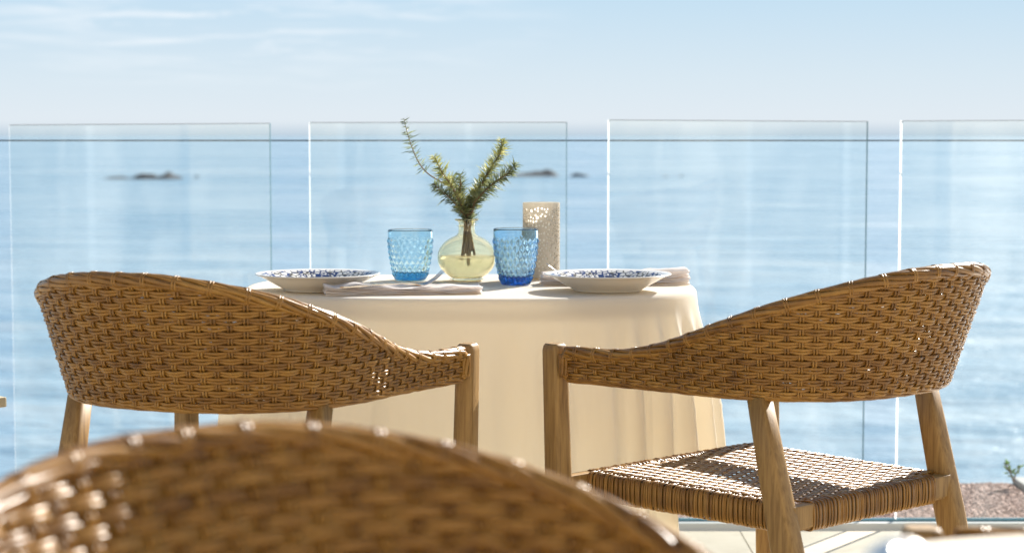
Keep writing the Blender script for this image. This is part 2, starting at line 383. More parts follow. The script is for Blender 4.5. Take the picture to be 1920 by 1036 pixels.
mb = MB(); mb.box((-7, -3.2, -10.5), (7, 5.02, -.014)); mb.box((-7, 5.02, -10.5), (7, 5.75, -.016))
o = mb.build('terrace_base', M['concrete'], smooth=False); tag(o, kind='structure')
flo = empty('terrace_floor', (0, 0, 0)); tag(flo, kind='structure')
tile_me = MB(); tile_me.box((0, 0, 0), (.597, .597, .012)); tm = tile_me.mesh('floor_tile', M['floor'], False)
for i in range(-6, 6):
    for j in range(-1, 9):
        x, y = i*.6, -.4 + j*.6
        w = 1.
        t = link('tile', tm, None, flo, (x, y, -.012))
        if y + .6 > 4.98: t.scale = (1, max(.05, (4.98-y)/.6), 1)
mb = MB(); mb.box((-7, 5.11, -.012), (1.50, 5.70, -.004))
o = mb.build('gravel_strip', M['gravel'], smooth=False); tag(o, kind='structure')
# loose stones of the gravel strip
mb = MB()
ico = [(0,0,1),(.894,0,.447),(.276,.851,.447),(-.724,.526,.447),(-.724,-.526,.447),(.276,-.851,.447)]
icf = [(0,1,2),(0,2,3),(0,3,4),(0,4,5),(0,5,1)]
for k in range(16000):
    s = random.uniform(.003, .008); a = random.uniform(0, 6.28); ca, sa = math.cos(a), math.sin(a)
    x, y = random.uniform(-.2, 1.49), random.uniform(5.115, 5.70)
    sx, sy, sz = s*random.uniform(.7, 1.3), s*random.uniform(.7, 1.2), s*random.uniform(.5, .9)
    mb.add([(x+ca*p[0]*sx-sa*p[1]*sy, y+sa*p[0]*sx+ca*p[1]*sy, -.005+p[2]*sz) for p in ico], icf)
o = mb.build('gravel', M['gravel'], smooth=False); tag(o, kind='stuff', label='reddish brown gravel filling the strip beyond the glass panels')

mb = MB(); mb.box((1.505, 5.105, -.01), (1.75, 5.72, .012))
o = mb.build('stone_kerb', M['concrete'], smooth=False); bevel(o, .006, 2)
tag(o, 'grey concrete kerb block closing the gravel strip at the right', 'kerb')

# facade behind the camera (seen only as the pale reflection in the glass)
fac = empty('restaurant_facade', (0, -3.0, 0)); tag(fac, 'cream rendered restaurant wall facing the sea, mirrored faintly in the glass', 'building')
mb = MB()
xs = [(-7, -3.6), (-2.2, -1.2), (.6, 1.6), (3.0, 7)]
for a, b_ in xs: mb.box((a, -.2, .0), (b_, 0, 2.3))
mb.box((-7, -.2, 2.3), (7, 0, 3.6)); mb.build('wall', M['facade'], fac, smooth=False)
for a, b_ in ((-3.6, -2.2), (-1.2, .6), (1.6, 3.0)):
    mb = MB(); mb.box((a+.05, -.14, .02), (b_-.05, -.12, 2.26)); w = mb.build('window', M['dark_void'], fac, smooth=False)
    mb = MB()
    mb.box((a, -.16, 0), (a+.05, -.1, 2.3)); mb.box((b_-.05, -.16, 0), (b_, -.1, 2.3)); mb.box((a+.05, -.16, 2.26), (b_-.05, -.1, 2.3))
    mb.box(((a+b_)/2-.025, -.119, .02), ((a+b_)/2+.025, -.1, 2.26))
    mb.build('frame', M['alu'], w, smooth=False)

# ------------------------------------------------------------------ glass balustrade
GY = 5.06
def px2x(px, d): return (px-960)/3600*d
cth, sth = math.cos(math.atan(261/3600)), math.sin(math.atan(261/3600))
def pxpt(px, py, Y):
    """point at ground distance Y that the photograph shows at (px,py)"""
    a = (518-py)/3600.
    # ray dir = fwd + (px-960)/3600 right + a*up
    dy = cth + a*sth; dz = -sth + a*cth; dx = (px-960)/3600.
    t = Y/dy
    return np.array([dx*t, Y, CH + dz*t])
panels = [(16, 234, 507, 231, 'leftmost clear glass panel, behind the left wicker chair'),
          (579, 229.5, 1063, 229, 'clear glass panel behind the vase and blue tumblers'),
          (1140, 224.5, 1627, 227.5, 'clear glass panel between the table and the right wicker chair back'),
          (1689, 226.5, 2180, 224, 'rightmost clear glass panel, cut off by the right picture edge'),
          (-560, 236, -60, 233, '')]
for k, (xa, ya, xb, yb, lab) in enumerate(panels):
    if not lab: continue
    A = pxpt(xa, ya, GY); B = pxpt(xb, yb, GY)
    x0, z0, x1, z1 = A[0], A[2], B[0], B[2]
    zb, t = .013, .005
    root = empty('glass_panel', ((x0+x1)/2, GY, 0)); tag(root, lab, 'glass panel', 'glass panels of the terrace windbreak')
    cx = (x0+x1)/2
    a, b_ = x0-cx, x1-cx
    def slab(xl, xr, zl0, zl1, zr0, zr1, y0, y1, name, m, par):
        mb = MB()
        mb.add([(xl,y0,zl0),(xr,y0,zr0),(xr,y1,zr0),(xl,y1,zl0),(xl,y0,zl1),(xr,y0,zr1),(xr,y1,zr1),(xl,y1,zl1)],
               [(0,3,2,1),(4,5,6,7),(0,1,5,4),(1,2,6,5),(2,3,7,6),(3,0,4,7)])
        return mb.build(name, m, par, smooth=False)
    def zt(x): return z0 + (z1-z0)*(x-a)/(b_-a)
    # single sheet pane: the two faces are 10 mm apart, edges are their own parts
    mb = MB()
    e = .0034; e2 = .002
    for yy, fl in ((-t, 0), (t, 1)):
        V = [(a+e, yy, zb), (b_-e2, yy, zb), (b_-e2, yy, zt(b_-e2)-.0016), (a+e, yy, zt(a+e)-.0016)]
        mb.add(V, [(0, 1, 2, 3)] if not fl else [(3, 2, 1, 0)])
    mb.build('pane', M['pane'], root, smooth=False)
    mb = MB(); mb.add([(a+.0032, -t, zb), (a, t, zb), (a, t, zt(a)), (a+.0032, -t, zt(a))], [(0, 1, 2, 3)]); mb.build('edge', M['edge_white'], root, smooth=False)  # left edge sheet slanted to catch the sun and show white
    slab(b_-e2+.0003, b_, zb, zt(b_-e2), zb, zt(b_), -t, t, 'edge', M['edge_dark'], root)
    slab(a+e, b_-e2, zt(a+e)-.0013, zt(a+e), zt(b_-e2)-.0013, zt(b_-e2), -t, t, 'edge', M['edge_top'], root)

ch = empty('floor_channel', (0, GY, 0)); tag(ch, 'pale aluminium floor channel that clamps the glass panels', 'channel')
mb = MB(); mb.box((-3, -.038, -.01), (3, -.007, .012)); mb.box((-3, .007, -.01), (3, .038, .012)); mb.box((-3, -.007, -.01), (3, .007, .008)); o = mb.build('channel_body', M['alu'], ch, smooth=False)
mb = MB(); mb.box((-3, -.0105, .0125), (3, -.0055, .017)); mb.box((-3, .0055, .0125), (3, .0105, .017)); mb.build('gasket', M['edge_dark'], ch, smooth=False)

gw = empty('guard_cable', (0, GY+.12, 0)); tag(gw, 'thin dark steel cable stretched level behind the glass panels', 'cable')
zc = pxpt(960, 263.5, GY+.12)[2]
mb = MB(); mb.path([(x, 0, zc + .0000*x) for x in np.linspace(-3.2, 3.2, 40)], .0019, 8); mb.build('cable', M['cable'], gw)
for xx in (-3.2, 3.2):
    mb = MB(); mb.path([(xx, 0, -.01), (xx, 0, zc+.03)], .02, 12, ref=(0, 1, 0)); mb.build('post', M['cable'], gw)

# ------------------------------------------------------------------ rocks in the sea
def sea_rock(px0, px1, base_y, top, humps, label):
    sl = (base_y-257)/3600.; D = (CH-SEA_Z)/sl
    xa, xb = px2x(px0, D), px2x(px1, D); w = xb-xa; cx = (xa+xb)/2
    nx, ny = 60, 14; V = []; H = top/3600.*D*.8
    for j in range(ny):
        for i in range(nx):
            u = i/(nx-1); v = j/(ny-1)
            e = max(0, 1-abs(2*u-1)**3)*max(0, 1-(2*v-1)**2)
            h = sum(a*math.exp(-((u-c)/s)**2) for c, s, a in humps)
            n_ = mnoise.fractal(Vector((u*w*.25+px0, v*3., 1.3)), 1., 2.1, 5)
            V.append(((u-.5)*w, (v-.5)*w*.5, -1.2 + (H*h+1.2)*e**.5*(1+.28*n_) + .12*H*n_))
    F = [(j*nx+i, j*nx+i+1, (j+1)*nx+i+1, (j+1)*nx+i) for j in range(ny-1) for i in range(nx-1)]
    mb = MB(); mb.add(V, F); o = mb.build('sea_rock', M['rock'], loc=(cx, D, SEA_Z), smooth=False)
    tag(o, label, 'rock', 'rocks showing above the sea')
sea_rock(184, 262, 335, 3.4, [(.4, .3, .7), (.8, .3, .9)], 'low flat dark rock just left of the long rock, in the left glass panel')
sea_rock(238, 352, 335, 13, [(.18, .15, .55), (.38, .18, .85), (.7, .12, 1.), (.88, .1, .5)], 'long humped dark rock in the sea above the left chair')
sea_rock(362, 376, 333, 6, [(.5, .3, 1.)], 'tiny dark rock right of the long humped rock')
sea_rock(893, 1060, 330, 13, [(.08, .1, .5), (.3, .14, .6), (.6, .2, .62), (.85, .12, 1.15)], 'dark rock behind the rosemary and beside the perforated candle holder')
sea_rock(1061, 1118, 331, 7, [(.2, .25, 1.), (.6, .25, .6)], 'low dark reef in the gap between two glass panels')
sea_rock(1238, 1258, 331, 3.5, [(.5, .3, 1.)], 'left one of two tiny rocks in the third glass panel')
sea_rock(1270, 1285, 331, 4, [(.5, .3, 1.)], 'right one of two tiny rocks in the third glass panel')

# ------------------------------------------------------------------ wicker armchair
P = {'a':.2513,'b':.2781,'y0':-.0006,'n':2.3964,'ae':.2786,'ye':.1926,'ls':.0472,'lb':.37,'zba':.6362,'zbb':.6347,'zta':.693,'ztb':.8375,'t0':.1051,'t1':.9622}
_t = np.linspace(0, PI/2, 400)
_X = np.r_[np.linspace(P['ae'], P['a'], 60)[:-1], P['a']*np.abs(np.cos(_t))**(2/P['n'])]
_Y = np.r_[np.linspace(P['ye'], P['y0'], 60)[:-1], P['y0']-P['b']*np.sin(_t)**(2/P['n'])]
_s = np.r_[0, np.cumsum(np.hypot(np.diff(_X), np.diff(_Y)))]; HALF = _s[-1]; _s = _s/HALF
def smooth01(k): k = np.clip(k, 0, 1); return k*k*(3-2*k)
def shell_z(u):
    k = smooth01((u-P['t0'])/(P['t1']-P['t0'])); kb = u*u*(3-2*u)
    return P['zba']+(P['zbb']-P['zba'])*kb, P['zta']+(P['ztb']-P['zta'])*k, P['ls']+(P['lb']-P['ls'])*kb
def shell_pt(w, h):
    """w in [-1,1] : -1 right arm end, +1 left arm end, 0 back centre (signed); h height above the lower edge"""
    w = np.asarray(w, float); h = np.asarray(h, float)+0*w
    u = 1-np.abs(w); sg = np.sign(w)+(w == 0)
    x = np.interp(u, _s, _X); y = np.interp(u, _s, _Y)
    du = .012
    xa, ya = np.interp(u-du, _s, _X), np.interp(u-du, _s, _Y)
    ub = np.minimum(u+du, 1.); xb, yb = np.interp(ub, _s, _X), np.interp(ub, _s, _Y)
    tx, ty = xb-xa, yb-ya; 
    # at the back centre the tangent is purely sideways
    l = np.hypot(tx, ty)+1e-9; nx, ny = -ty/l, tx/l
    k = np.clip((u-.97)/.03, 0, 1); nx = nx*(1-k); l2 = np.hypot(nx, ny); nx /= l2; ny /= l2
    zb, zt, ln = shell_z(u)
    off = ln*h
    Pp = np.stack([(x+nx*off)*-sg, y+ny*off, zb+h], -1)
    Nn = np.stack([-nx*sg, ny, -ln+0*nx], -1); Nn /= np.linalg.norm(Nn, axis=-1)[..., None]
    return Pp, Nn

NST = 66                                   # stakes round the back
ROW = .0097
AMP = .0021
LAYER = .0105
def make_chair():
    root = empty('wicker_armchair')
    wk, wd = M['wicker'], M['wood']
    # --- backrest: rim core is a closed loop, all strands are its children
    wv = np.linspace(-1, 1, 141)
    zb, zt, _ = shell_z(1-np.abs(wv))
    top, _n1 = shell_pt(wv, zt-zb-.009); bot, _n2 = shell_pt(wv, .006+0*wv)
    top = top-_n1*LAYER*.45; bot = bot-_n2*LAYER*.5
    e1 = [shell_pt(np.array([1.]), np.array([q]))[0][0] for q in np.linspace(zt[-1]-zb[-1]-.016, .013, 6)]
    e2 = [shell_pt(np.array([-1.]), np.array([q]))[0][0] for q in np.linspace(.013, zt[0]-zb[0]-.016, 6)]
    out = .006
    e1 = [p+np.array([0, out, 0]) for p in e1]; e2 = [p+np.array([0, out, 0]) for p in e2]
    loop = np.array(list(top)+e1+list(bot[::-1])+e2)
    # smooth radius: thicker on top
    rad = np.array([.0098]*len(top)+[.0085]*6+[.0066]*len(bot)+[.0085]*6)
    mb = MB(); mb.path(loop, rad*.85, 8, closed=True, ref=(.0, .0, 1)); back = mb.build('backrest', wk, root)
    def frames(Pth):
        T = np.gradient(Pth, axis=0); T /= np.linalg.norm(T, axis=1)[:, None]+1e-12
        return T
    # weft rows
    fine = 4
    nrows = 21
    hmax = P['ztb']-P['zbb']
    for j, lay_ in [(j, l) for j in range(nrows) for l in (0, 1)]:
        h = .011 + j*ROW
        ws = np.linspace(-1, 1, NST*fine+1)
        zb_, zt_, _ = shell_z(1-np.abs(ws))
        ok = (zt_-zb_-.011) > h
        ws = ws[ok]
        if len(ws) < 12: continue
        mb = MB()
        for q in (0, 1):
            jit = rng.normal(0, .00020, len(ws)); jit = np.convolve(jit, np.ones(5)/5, 'same')*2
            ph = np.cos(PI*(ws*NST/2 + j))*(1-2*lay_)      # +1 over / -1 behind the stake, inner layer mirrored
            pinch = .0006*(1-np.abs(ph))
            hh = h + (q-.5)*(.0046 + .0006*ph) + jit + np.interp(ws, [-1, 1], [0, 0])
            Pc, Nn = shell_pt(ws, hh)
            amp = AMP*ph*(1+.18*rng.normal()) + .0003*rng.normal()
            Pc = Pc + Nn*(amp-lay_*LAYER)[:, None]
            T = frames(Pc); B = np.cross(Nn, T); B /= np.linalg.norm(B, axis=1)[:, None]
            mb.tube(Pc, Nn, B, .0016, .00258, 6)
        mb.build('wicker_strand', wk, back)
    # stakes (pairs)
    for i, lay_ in [(i, l) for i in range(1, NST) for l in (0, 1)]:
        w = -1 + 2*i/NST
        u = 1-abs(w); zb_, zt_, _ = shell_z(np.array([u])); H = float(zt_[0]-zb_[0])-.008
        hs = np.arange(.004, H, ROW/5)
        mb = MB()
        for q in (-1, 1):
            wq = w + q*.0019/HALF
            ph = -np.cos(PI*(w*NST/2 + (hs-.011)/ROW))
            Pc, Nn = shell_pt(np.full(len(hs), wq), hs)
            Pc = Pc + Nn*(AMP*.95*ph*(1-2*lay_)-lay_*LAYER)[:, None]
            T = frames(Pc); B = np.cross(Nn, T); B /= np.linalg.norm(B, axis=1)[:, None]
            mb.tube(Pc, Nn, B, .0013, .0018, 5)
        mb.build('wicker_stake', wk, back)
    # rim strands twisted slowly round the core
    n = len(loop); T = np.roll(loop, -1, 0)-np.roll(loop, 1, 0); T /= np.linalg.norm(T, axis=1)[:, None]
    up = np.array([0, 0, 1.]); ctr = loop.mean(0)
    Nn = np.cross(T, np.cross(np.array([0, 0, 1.]), T)+1e-6)
    O = np.concatenate([_n1, np.tile([[0, 1, 0]], (6, 1)), _n2[::-1], np.tile([[0, 1, 0]], (6, 1))]).astype(float)
    O -= T*np.sum(O*T, 1)[:, None]; O /= np.linalg.norm(O, axis=1)[:, None]
    Q = np.cross(T, O)
    # resample finer
    t0 = np.arange(n+1); tf = np.linspace(0, n, n*3, endpoint=False)
    def rs(A): A2 = np.concatenate([A, A[:1]]); return np.stack([np.interp(tf, t0, A2[:, c]) for c in range(3)], -1)
    Lf, Of, Qf = rs(loop), rs(O), rs(Q); rf = np.interp(tf, t0, np.r_[rad, rad[0]])
    arc = np.r_[0, np.cumsum(np.linalg.norm(np.diff(Lf, axis=0), axis=1))]
    tot = arc[-1]
    for k in range(7):
        turns = 7
        a = 2*PI*(k/7) + 2*PI*turns*arc/tot + .12*np.sin(arc*2*PI/.094+k*2.1)
        rr = rf*.9 + .0003*np.sin(arc*2*PI/.047 + k*PI)
        Pc = Lf + Of*(np.cos(a)*rr)[:, None] + Qf*(np.sin(a)*rr)[:, None]
        rad_d = (Of*np.cos(a)[:, None]+Qf*np.sin(a)[:, None])
        T2 = np.roll(Pc, -1, 0)-np.roll(Pc, 1, 0); T2 /= np.linalg.norm(T2, axis=1)[:, None]
        B2 = np.cross(rad_d, T2); B2 /= np.linalg.norm(B2, axis=1)[:, None]
        mb = MB(); mb.tube(Pc, rad_d, B2, .0020, rf*.40, 6, closed=True); mb.build('rim_strand', wk, back)
    # wraps at each second stake over the rim
    for i in range(1, NST, 2):
        w = -1+2*i/NST; zb_, zt_, _ = shell_z(np.array([1-abs(w)])); hc = float(zt_[0]-zb_[0])-.009
        Tt = shell_pt(np.array([w+.01]), shell_z(np.array([1-abs(w+.01)]))[1]-shell_z(np.array([1-abs(w+.01)]))[0]-.009)[0][0] - shell_pt(np.array([w-.01]), shell_z(np.array([1-abs(w-.01)]))[1]-shell_z(np.array([1-abs(w-.01)]))[0]-.009)[0][0]
        Tt /= np.linalg.norm(Tt)
        c, nn = shell_pt(np.array([w]), np.array([hc])); c = c[0]-nn[0]*LAYER*.45; nn = nn[0]; nn = nn-Tt*nn.dot(Tt); nn /= np.linalg.norm(nn); qq = np.cross(Tt, nn)
        mb = MB(); sl = random.uniform(-.004, .004)
        for q in (-1, 1):
            a = np.linspace(0, 2*PI, 15)[:-1]
            r_ = .0104
            Pc = c + nn*np.cos(a)[:, None]*r_ + qq*np.sin(a)[:, None]*(r_*1.05) + Tt*(q*.0021 + sl*np.cos(a))[:, None]
            rd = nn*np.cos(a)[:, None]+qq*np.sin(a)[:, None]
            mb.tube(Pc, rd, np.tile(Tt, (14, 1)), .0009, .0019, 5, closed=True)
        mb.build('rim_wrap', wk, back)
    # --- legs
    def leg(pts, hw, hd, rot=0, name='leg'):
        """rounded rectangular section lofted through pts"""
        k = 16; mb = MB(); V = []; n_ = len(pts)
        for (c, fx, fy) in zip(pts, hw, hd):
            for q in range(k):
                a = 2*PI*q/k+PI/k; cx_, sx_ = math.cos(a), math.sin(a)
                X = math.copysign(abs(cx_)**.45, cx_)*fx; Y = math.copysign(abs(sx_)**.45, sx_)*fy
                V.append((c[0]+X*math.cos(rot)-Y*math.sin(rot), c[1]+X*math.sin(rot)+Y*math.cos(rot), c[2]))
        F = [(i*k+q, i*k+(q+1) % k, (i+1)*k+(q+1) % k, (i+1)*k+q) for i in range(n_-1) for q in range(k)]
        F += [tuple(range(k))[::-1], tuple((n_-1)*k+q for q in range(k))]
        mb.add(V, F); o = mb.build(name, wd, root)
        for p in o.data.polygons[-2:]: p.use_smooth = False
        return o
    for s in (-1, 1):
        # front post: floor to the arm
        zs = [.0, .2, .45, .60, .684, .692, .696]
        leg([(s*(.262+.01*(z/.7)), .222+.006*(z/.7)-.012*(1-z/.7), z) for z in zs],
            [.0145, .0165, .0175, .0165, .0160, .0145, .0115], [.016, .018, .0195, .0185, .018, .0165, .0135])
        # rear leg rakes back
        zs = [.0, .2, .42, .55, .641]
        leg([(s*.213, -.161-.25*(.6-z), z) for z in zs], [.0145, .017, .0185, .017, .0155], [.0155, .019, .023, .0195, .0165])
        # side stubs joining seat frame to legs
    for (ya, w0, w1) in ((-.2035, .158, .206), (.214, .20, .26)):
        for s in (-1, 1):
            mb = MB(); mb.box((min(s*w0, s*w1), ya-.011, .4435), (max(s*w0, s*w1), ya+.011, .4795)); bevel(mb.build('rail', wd, root, smooth=False), .003)
    # --- seat : frame rails wrapped with strands, woven top
    zT, zB, zM = .4805, .437, .4588
    F0, B0, WF, WB = .212, -.202, .209, .192
    corners = [(-WF, F0), (WF, F0), (WB, B0), (-WB, B0)]
    mb = MB()
    for i in range(4):
        p, q = np.array(corners[i]), np.array(corners[(i+1) % 4]); d = (q-p)/np.linalg.norm(q-p); nrm = np.array([-d[1], d[0]])
        c = [p+nrm*.009, q+nrm*.009, q-nrm*.009, p-nrm*.009]
        V = [(x, y, z) for z in (zB+.004, zT-.004) for x, y in c]
        mb.add(V, [(0,3,2,1),(4,5,6,7),(0,1,5,4),(1,2,6,5),(2,3,7,6),(3,0,4,7)])
    seat = mb.build('seat', wd, root, smooth=False)
    # wraps, pairs of strands; six shared meshes
    wraps = []
    for v_ in range(6):
        mb = MB()
        for q in (0, 1):
            k = 18; a = np.arange(k)*2*PI/k
            ca, sa = np.cos(a), np.sin(a)
            yy = np.sign(ca)*np.abs(ca)**.55*.0125*(1+.06*rng.normal()); zz = np.sign(sa)*np.abs(sa)**.55*(.0225+.0006*rng.normal())
            xx = (q-.5)*.0046 + .0009*rng.normal() + .0012*sa*rng.normal()*.7
            Pc = np.stack([xx+0*ca, yy, zz], -1); rd = np.stack([0*ca, ca, sa], -1)
            mb.tube(Pc, rd, np.tile([[1., 0, 0]], (k, 1)), .0013, .0023, 5, closed=True)
        wraps.append(mb.mesh('wrap_strand', wk))
    for i in range(4):
        p, q = np.array(corners[i]), np.array(corners[(i+1) % 4]); L = np.linalg.norm(q-p); d = (q-p)/L
        mg = .03 if i == 2 else .006
        nw = int((L-2*mg)/.0092)
        for k in range(nw):
            c = p+d*(mg+(k+.5)*(L-2*mg)/nw)
            o = link('wrap_strand', random.choice(wraps), None, seat, (c[0], c[1], zM))
            o.rotation_euler = (0, 0, math.atan2(d[1], d[0]))
    # woven top : rows across, stakes front to back
    nr = 38; ns = 17
    for j in range(nr):
        y = B0+.012+(F0-B0-.024)*(j+.5)/nr
        W = WB+(WF-WB)*(y-B0)/(F0-B0)-.004
        xs_ = np.linspace(-W, W, ns*4+1); mb = MB()
        for q in (0, 1):
            ph = np.cos(PI*(xs_/W*ns/2 + j))
            Pc = np.stack([xs_, y+(q-.5)*.0052+0*xs_, zT+.0015+.0017*ph-.004*(1-(xs_/W)**2)], -1)
            nn = np.tile([[0, 0, 1.]], (len(xs_), 1)); bb = np.tile([[0, 1., 0]], (len(xs_), 1))
            mb.tube(Pc, nn, bb, .0015, .0026, 6)
        mb.build('seat_strand', wk, seat)
    for i in range(1, ns):
        f = -1+2*i/ns; ys = np.linspace(B0+.006, F0-.006, nr*2+1); mb = MB()
        for q in (-1, 1):
            W = WB+(WF-WB)*(ys-B0)/(F0-B0)-.004
            jj = (ys-(B0+.012))/((F0-B0-.024)/nr)-.5
            ph = -np.cos(PI*(f*ns/2+jj))
            Pc = np.stack([W*f+q*.0019, ys, zT+.0015+.0016*ph-.004*(1-f*f)], -1)
            mb.tube(Pc, np.tile([[0, 0, 1.]], (len(ys), 1)), np.tile([[1., 0, 0]], (len(ys), 1)), .0013, .0018, 5)
        mb.build('seat_stake', wk, seat)
    return root

def kids(o): return [c for c in CH_MAP.get(o.name, [])]
def copy_tree(o, parent=None):
    c = o.copy(); col.objects.link(c)
    if parent: c.parent = parent
    for ch_ in list(o.children): copy_tree(ch_, c)
    return c
chair = make_chair()
bpy.context.view_layer.update()
CG = 'honey brown wicker armchairs on the terrace'
poses = [((-.4129, 3.0103), -24.03, 'wicker armchair left of the table, turned towards the right, its back behind the foreground chair'),
         ((.4237, 3.1290), 43.41, 'wicker armchair right of the table whose whole woven seat is in view'),
         ((.010, .985), 220.5, 'large blurred wicker chair back closest to the camera at the bottom'),
         ((.590, 1.368), 92., 'blurred wicker armchair whose arm just enters the bottom right corner')]
for k, ((x, y), r_, lab) in enumerate(poses):
    c = chair if k == 0 else copy_tree(chair)
    c.location = (x, y, 0); c.rotation_euler = (0, 0, R(r_))
    tag(c, lab, 'armchair', CG)
    c.scale = (1, 1, 1)

# ------------------------------------------------------------------ table and cloth
TX, TY, TA, TB, TN, TZ = -.078, 3.60, .412, .292, 2.5, .752
def sup(a, A, B, n):
    c, s = math.cos(a), math.sin(a)
    return (math.copysign(abs(c)**(2/n), c)*A, math.copysign(abs(s)**(2/n), s)*B)
tb = empty('dining_table', (TX, TY, 0)); tag(tb, 'small table hidden under the long white cloth between the two chairs', 'table')
mb = MB(); K = 72
ring = [sup(2*PI*i/K, TA-.006, TB-.006, TN) for i in range(K)]
V = [(x, y, z) for z in (.708, .733) for x, y in ring]
mb.add(V, [(i, (i+1) % K, K+(i+1) % K, K+i) for i in range(K)]+[tuple(range(K))[::-1], tuple(K+i for i in range(K))])
mb.build('table_top', M['palewood'], tb, smooth=False)
for sx in (-1, 1):
    for sy in (-1, 1):
        mb = MB(); mb.path([(sx*.27, sy*.17, 0), (sx*.27, sy*.17, .708)], .02, 10, ref=(0, 1, 0)); mb.build('leg', M['palewood'], tb)

def cloth():
    K = 720; rings = []
    ang = [2*PI*i/K for i in range(K)]
    # fold strengths by angle; front (-y = 270deg) smooth, corners deep
    folds = []
    r2 = random.Random(11)
    for c, w_, a in ((-10, 5, .028), (4, 6, .03), (22, 6, .03), (-23, 3.2, .034), (-33, 2.4, .030), (-43, 2.2, .026), (-52, 1.8, .022), (-61, 2.4, .018), (-72, 1.8, .014), (-79, 1.8, .010), (-87, 2.2, .010), (-96, 2.5, .007), (-108, 2.2, .009), (-121, 2, .010), (-128, 2, .010),
                     (-140, 4, .018), (-155, 5, .024), (-170, 5, .03), (172, 6, .03), (155, 5, .03), (135, 5, .03), (112, 5, .02), (90, 5, .02), (68, 5, .02), (45, 5, .03)):
        folds.append((R(c), R(w_), a))
    def fold(a):
        s = 0
        for c, w_, am in folds:
            d = (a-c+PI) % (2*PI)-PI
            s += am*math.exp(-(d/w_)**2)
        return s
    CR = [(R(c), R(w_), am) for c, w_, am in ((-74, .35, .0022), (-90.5, .3, .0020), (-107, .35, .0022), (-47, .4, .003), (-30, .5, .003))]
    V = []
    # top discs
    tops = [0, .15, .3, .45, .6, .72, .82, .90, .95, .98]
    for f in tops[1:]:
        for a in ang:
            x, y = sup(a, TA*f, TB*f, TN)
            w = mnoise.noise(Vector((x*9, y*9, 3.)))*.0006
            V.append((x, y, TZ+w))
    # edge roll + drop
    steps = 46
    for i in range(steps+1):
        t = i/steps
        for a in ang:
            x, y = sup(a, TA, TB, TN)
            nx, ny = x/TA**1.3, y/TB**1.3; l = math.hypot(nx, ny); nx /= l; ny /= l
            # hem height: long in front, short on the right hand side
            zh = .07
            kx = (x-.315)/.03
            kx = max(0, min(1, kx)); zh += .36*kx*kx*(3-2*kx)
            kx2 = max(0, min(1, (-x-.385)/.02)); zh += .25*kx2
            drop = TZ-zh
            if t < .06:
                q = t/.06*PI/2; r_ = .010
                out = r_*math.sin(q); dz = r_*(1-math.cos(q))
            else:
                out = .010 ; dz = .010+(t-.06)/.94*(drop-.010)
            g = float(smooth01(np.float64((dz-.012)/.16)))
            fl = fold(a)
            side = abs(nx)
            flare = (.03+.020*side)*(dz/.6)
            out += flare + fl*g*(.9+.9*dz) 
            wr = mnoise.noise(Vector((a*5, dz*3.5, 7.7)))*.006*g + mnoise.noise(Vector((a*17, dz*9, 2.2)))*.0026*g + mnoise.noise(Vector((a*40, dz*22, 5.)))*.0009*g
            out += wr
            for c_, w_, am in CR:
                d = (a-c_+PI) % (2*PI)-PI
                out += am*math.exp(-abs(d/w_))*g
            for zc_, am in ((.21, .0016), (.43, .0018)): out += am*math.exp(-abs((dz-zc_+.004*math.sin(a*9))/.004))
            V.append((x+nx*out, y+ny*out, TZ-dz + .0))
    V = [(0, 0, TZ)]+V
    nr = len(tops)-1+steps+1
    F = [(0, 1+i, 1+(i+1) % K) for i in range(K)]
    for r_ in range(nr-1):
        for i in range(K):
            i2 = (i+1) % K
            F.append((1+r_*K+i, 1+(r_+1)*K+i, 1+(r_+1)*K+i2, 1+r_*K+i2))
    mb = MB(); mb.add(V, F)
    o = mb.build('tablecloth', M['cloth'], loc=(TX, TY, 0))
    tag(o, 'long white tablecloth hanging in soft folds over the table', 'tablecloth')
cloth()

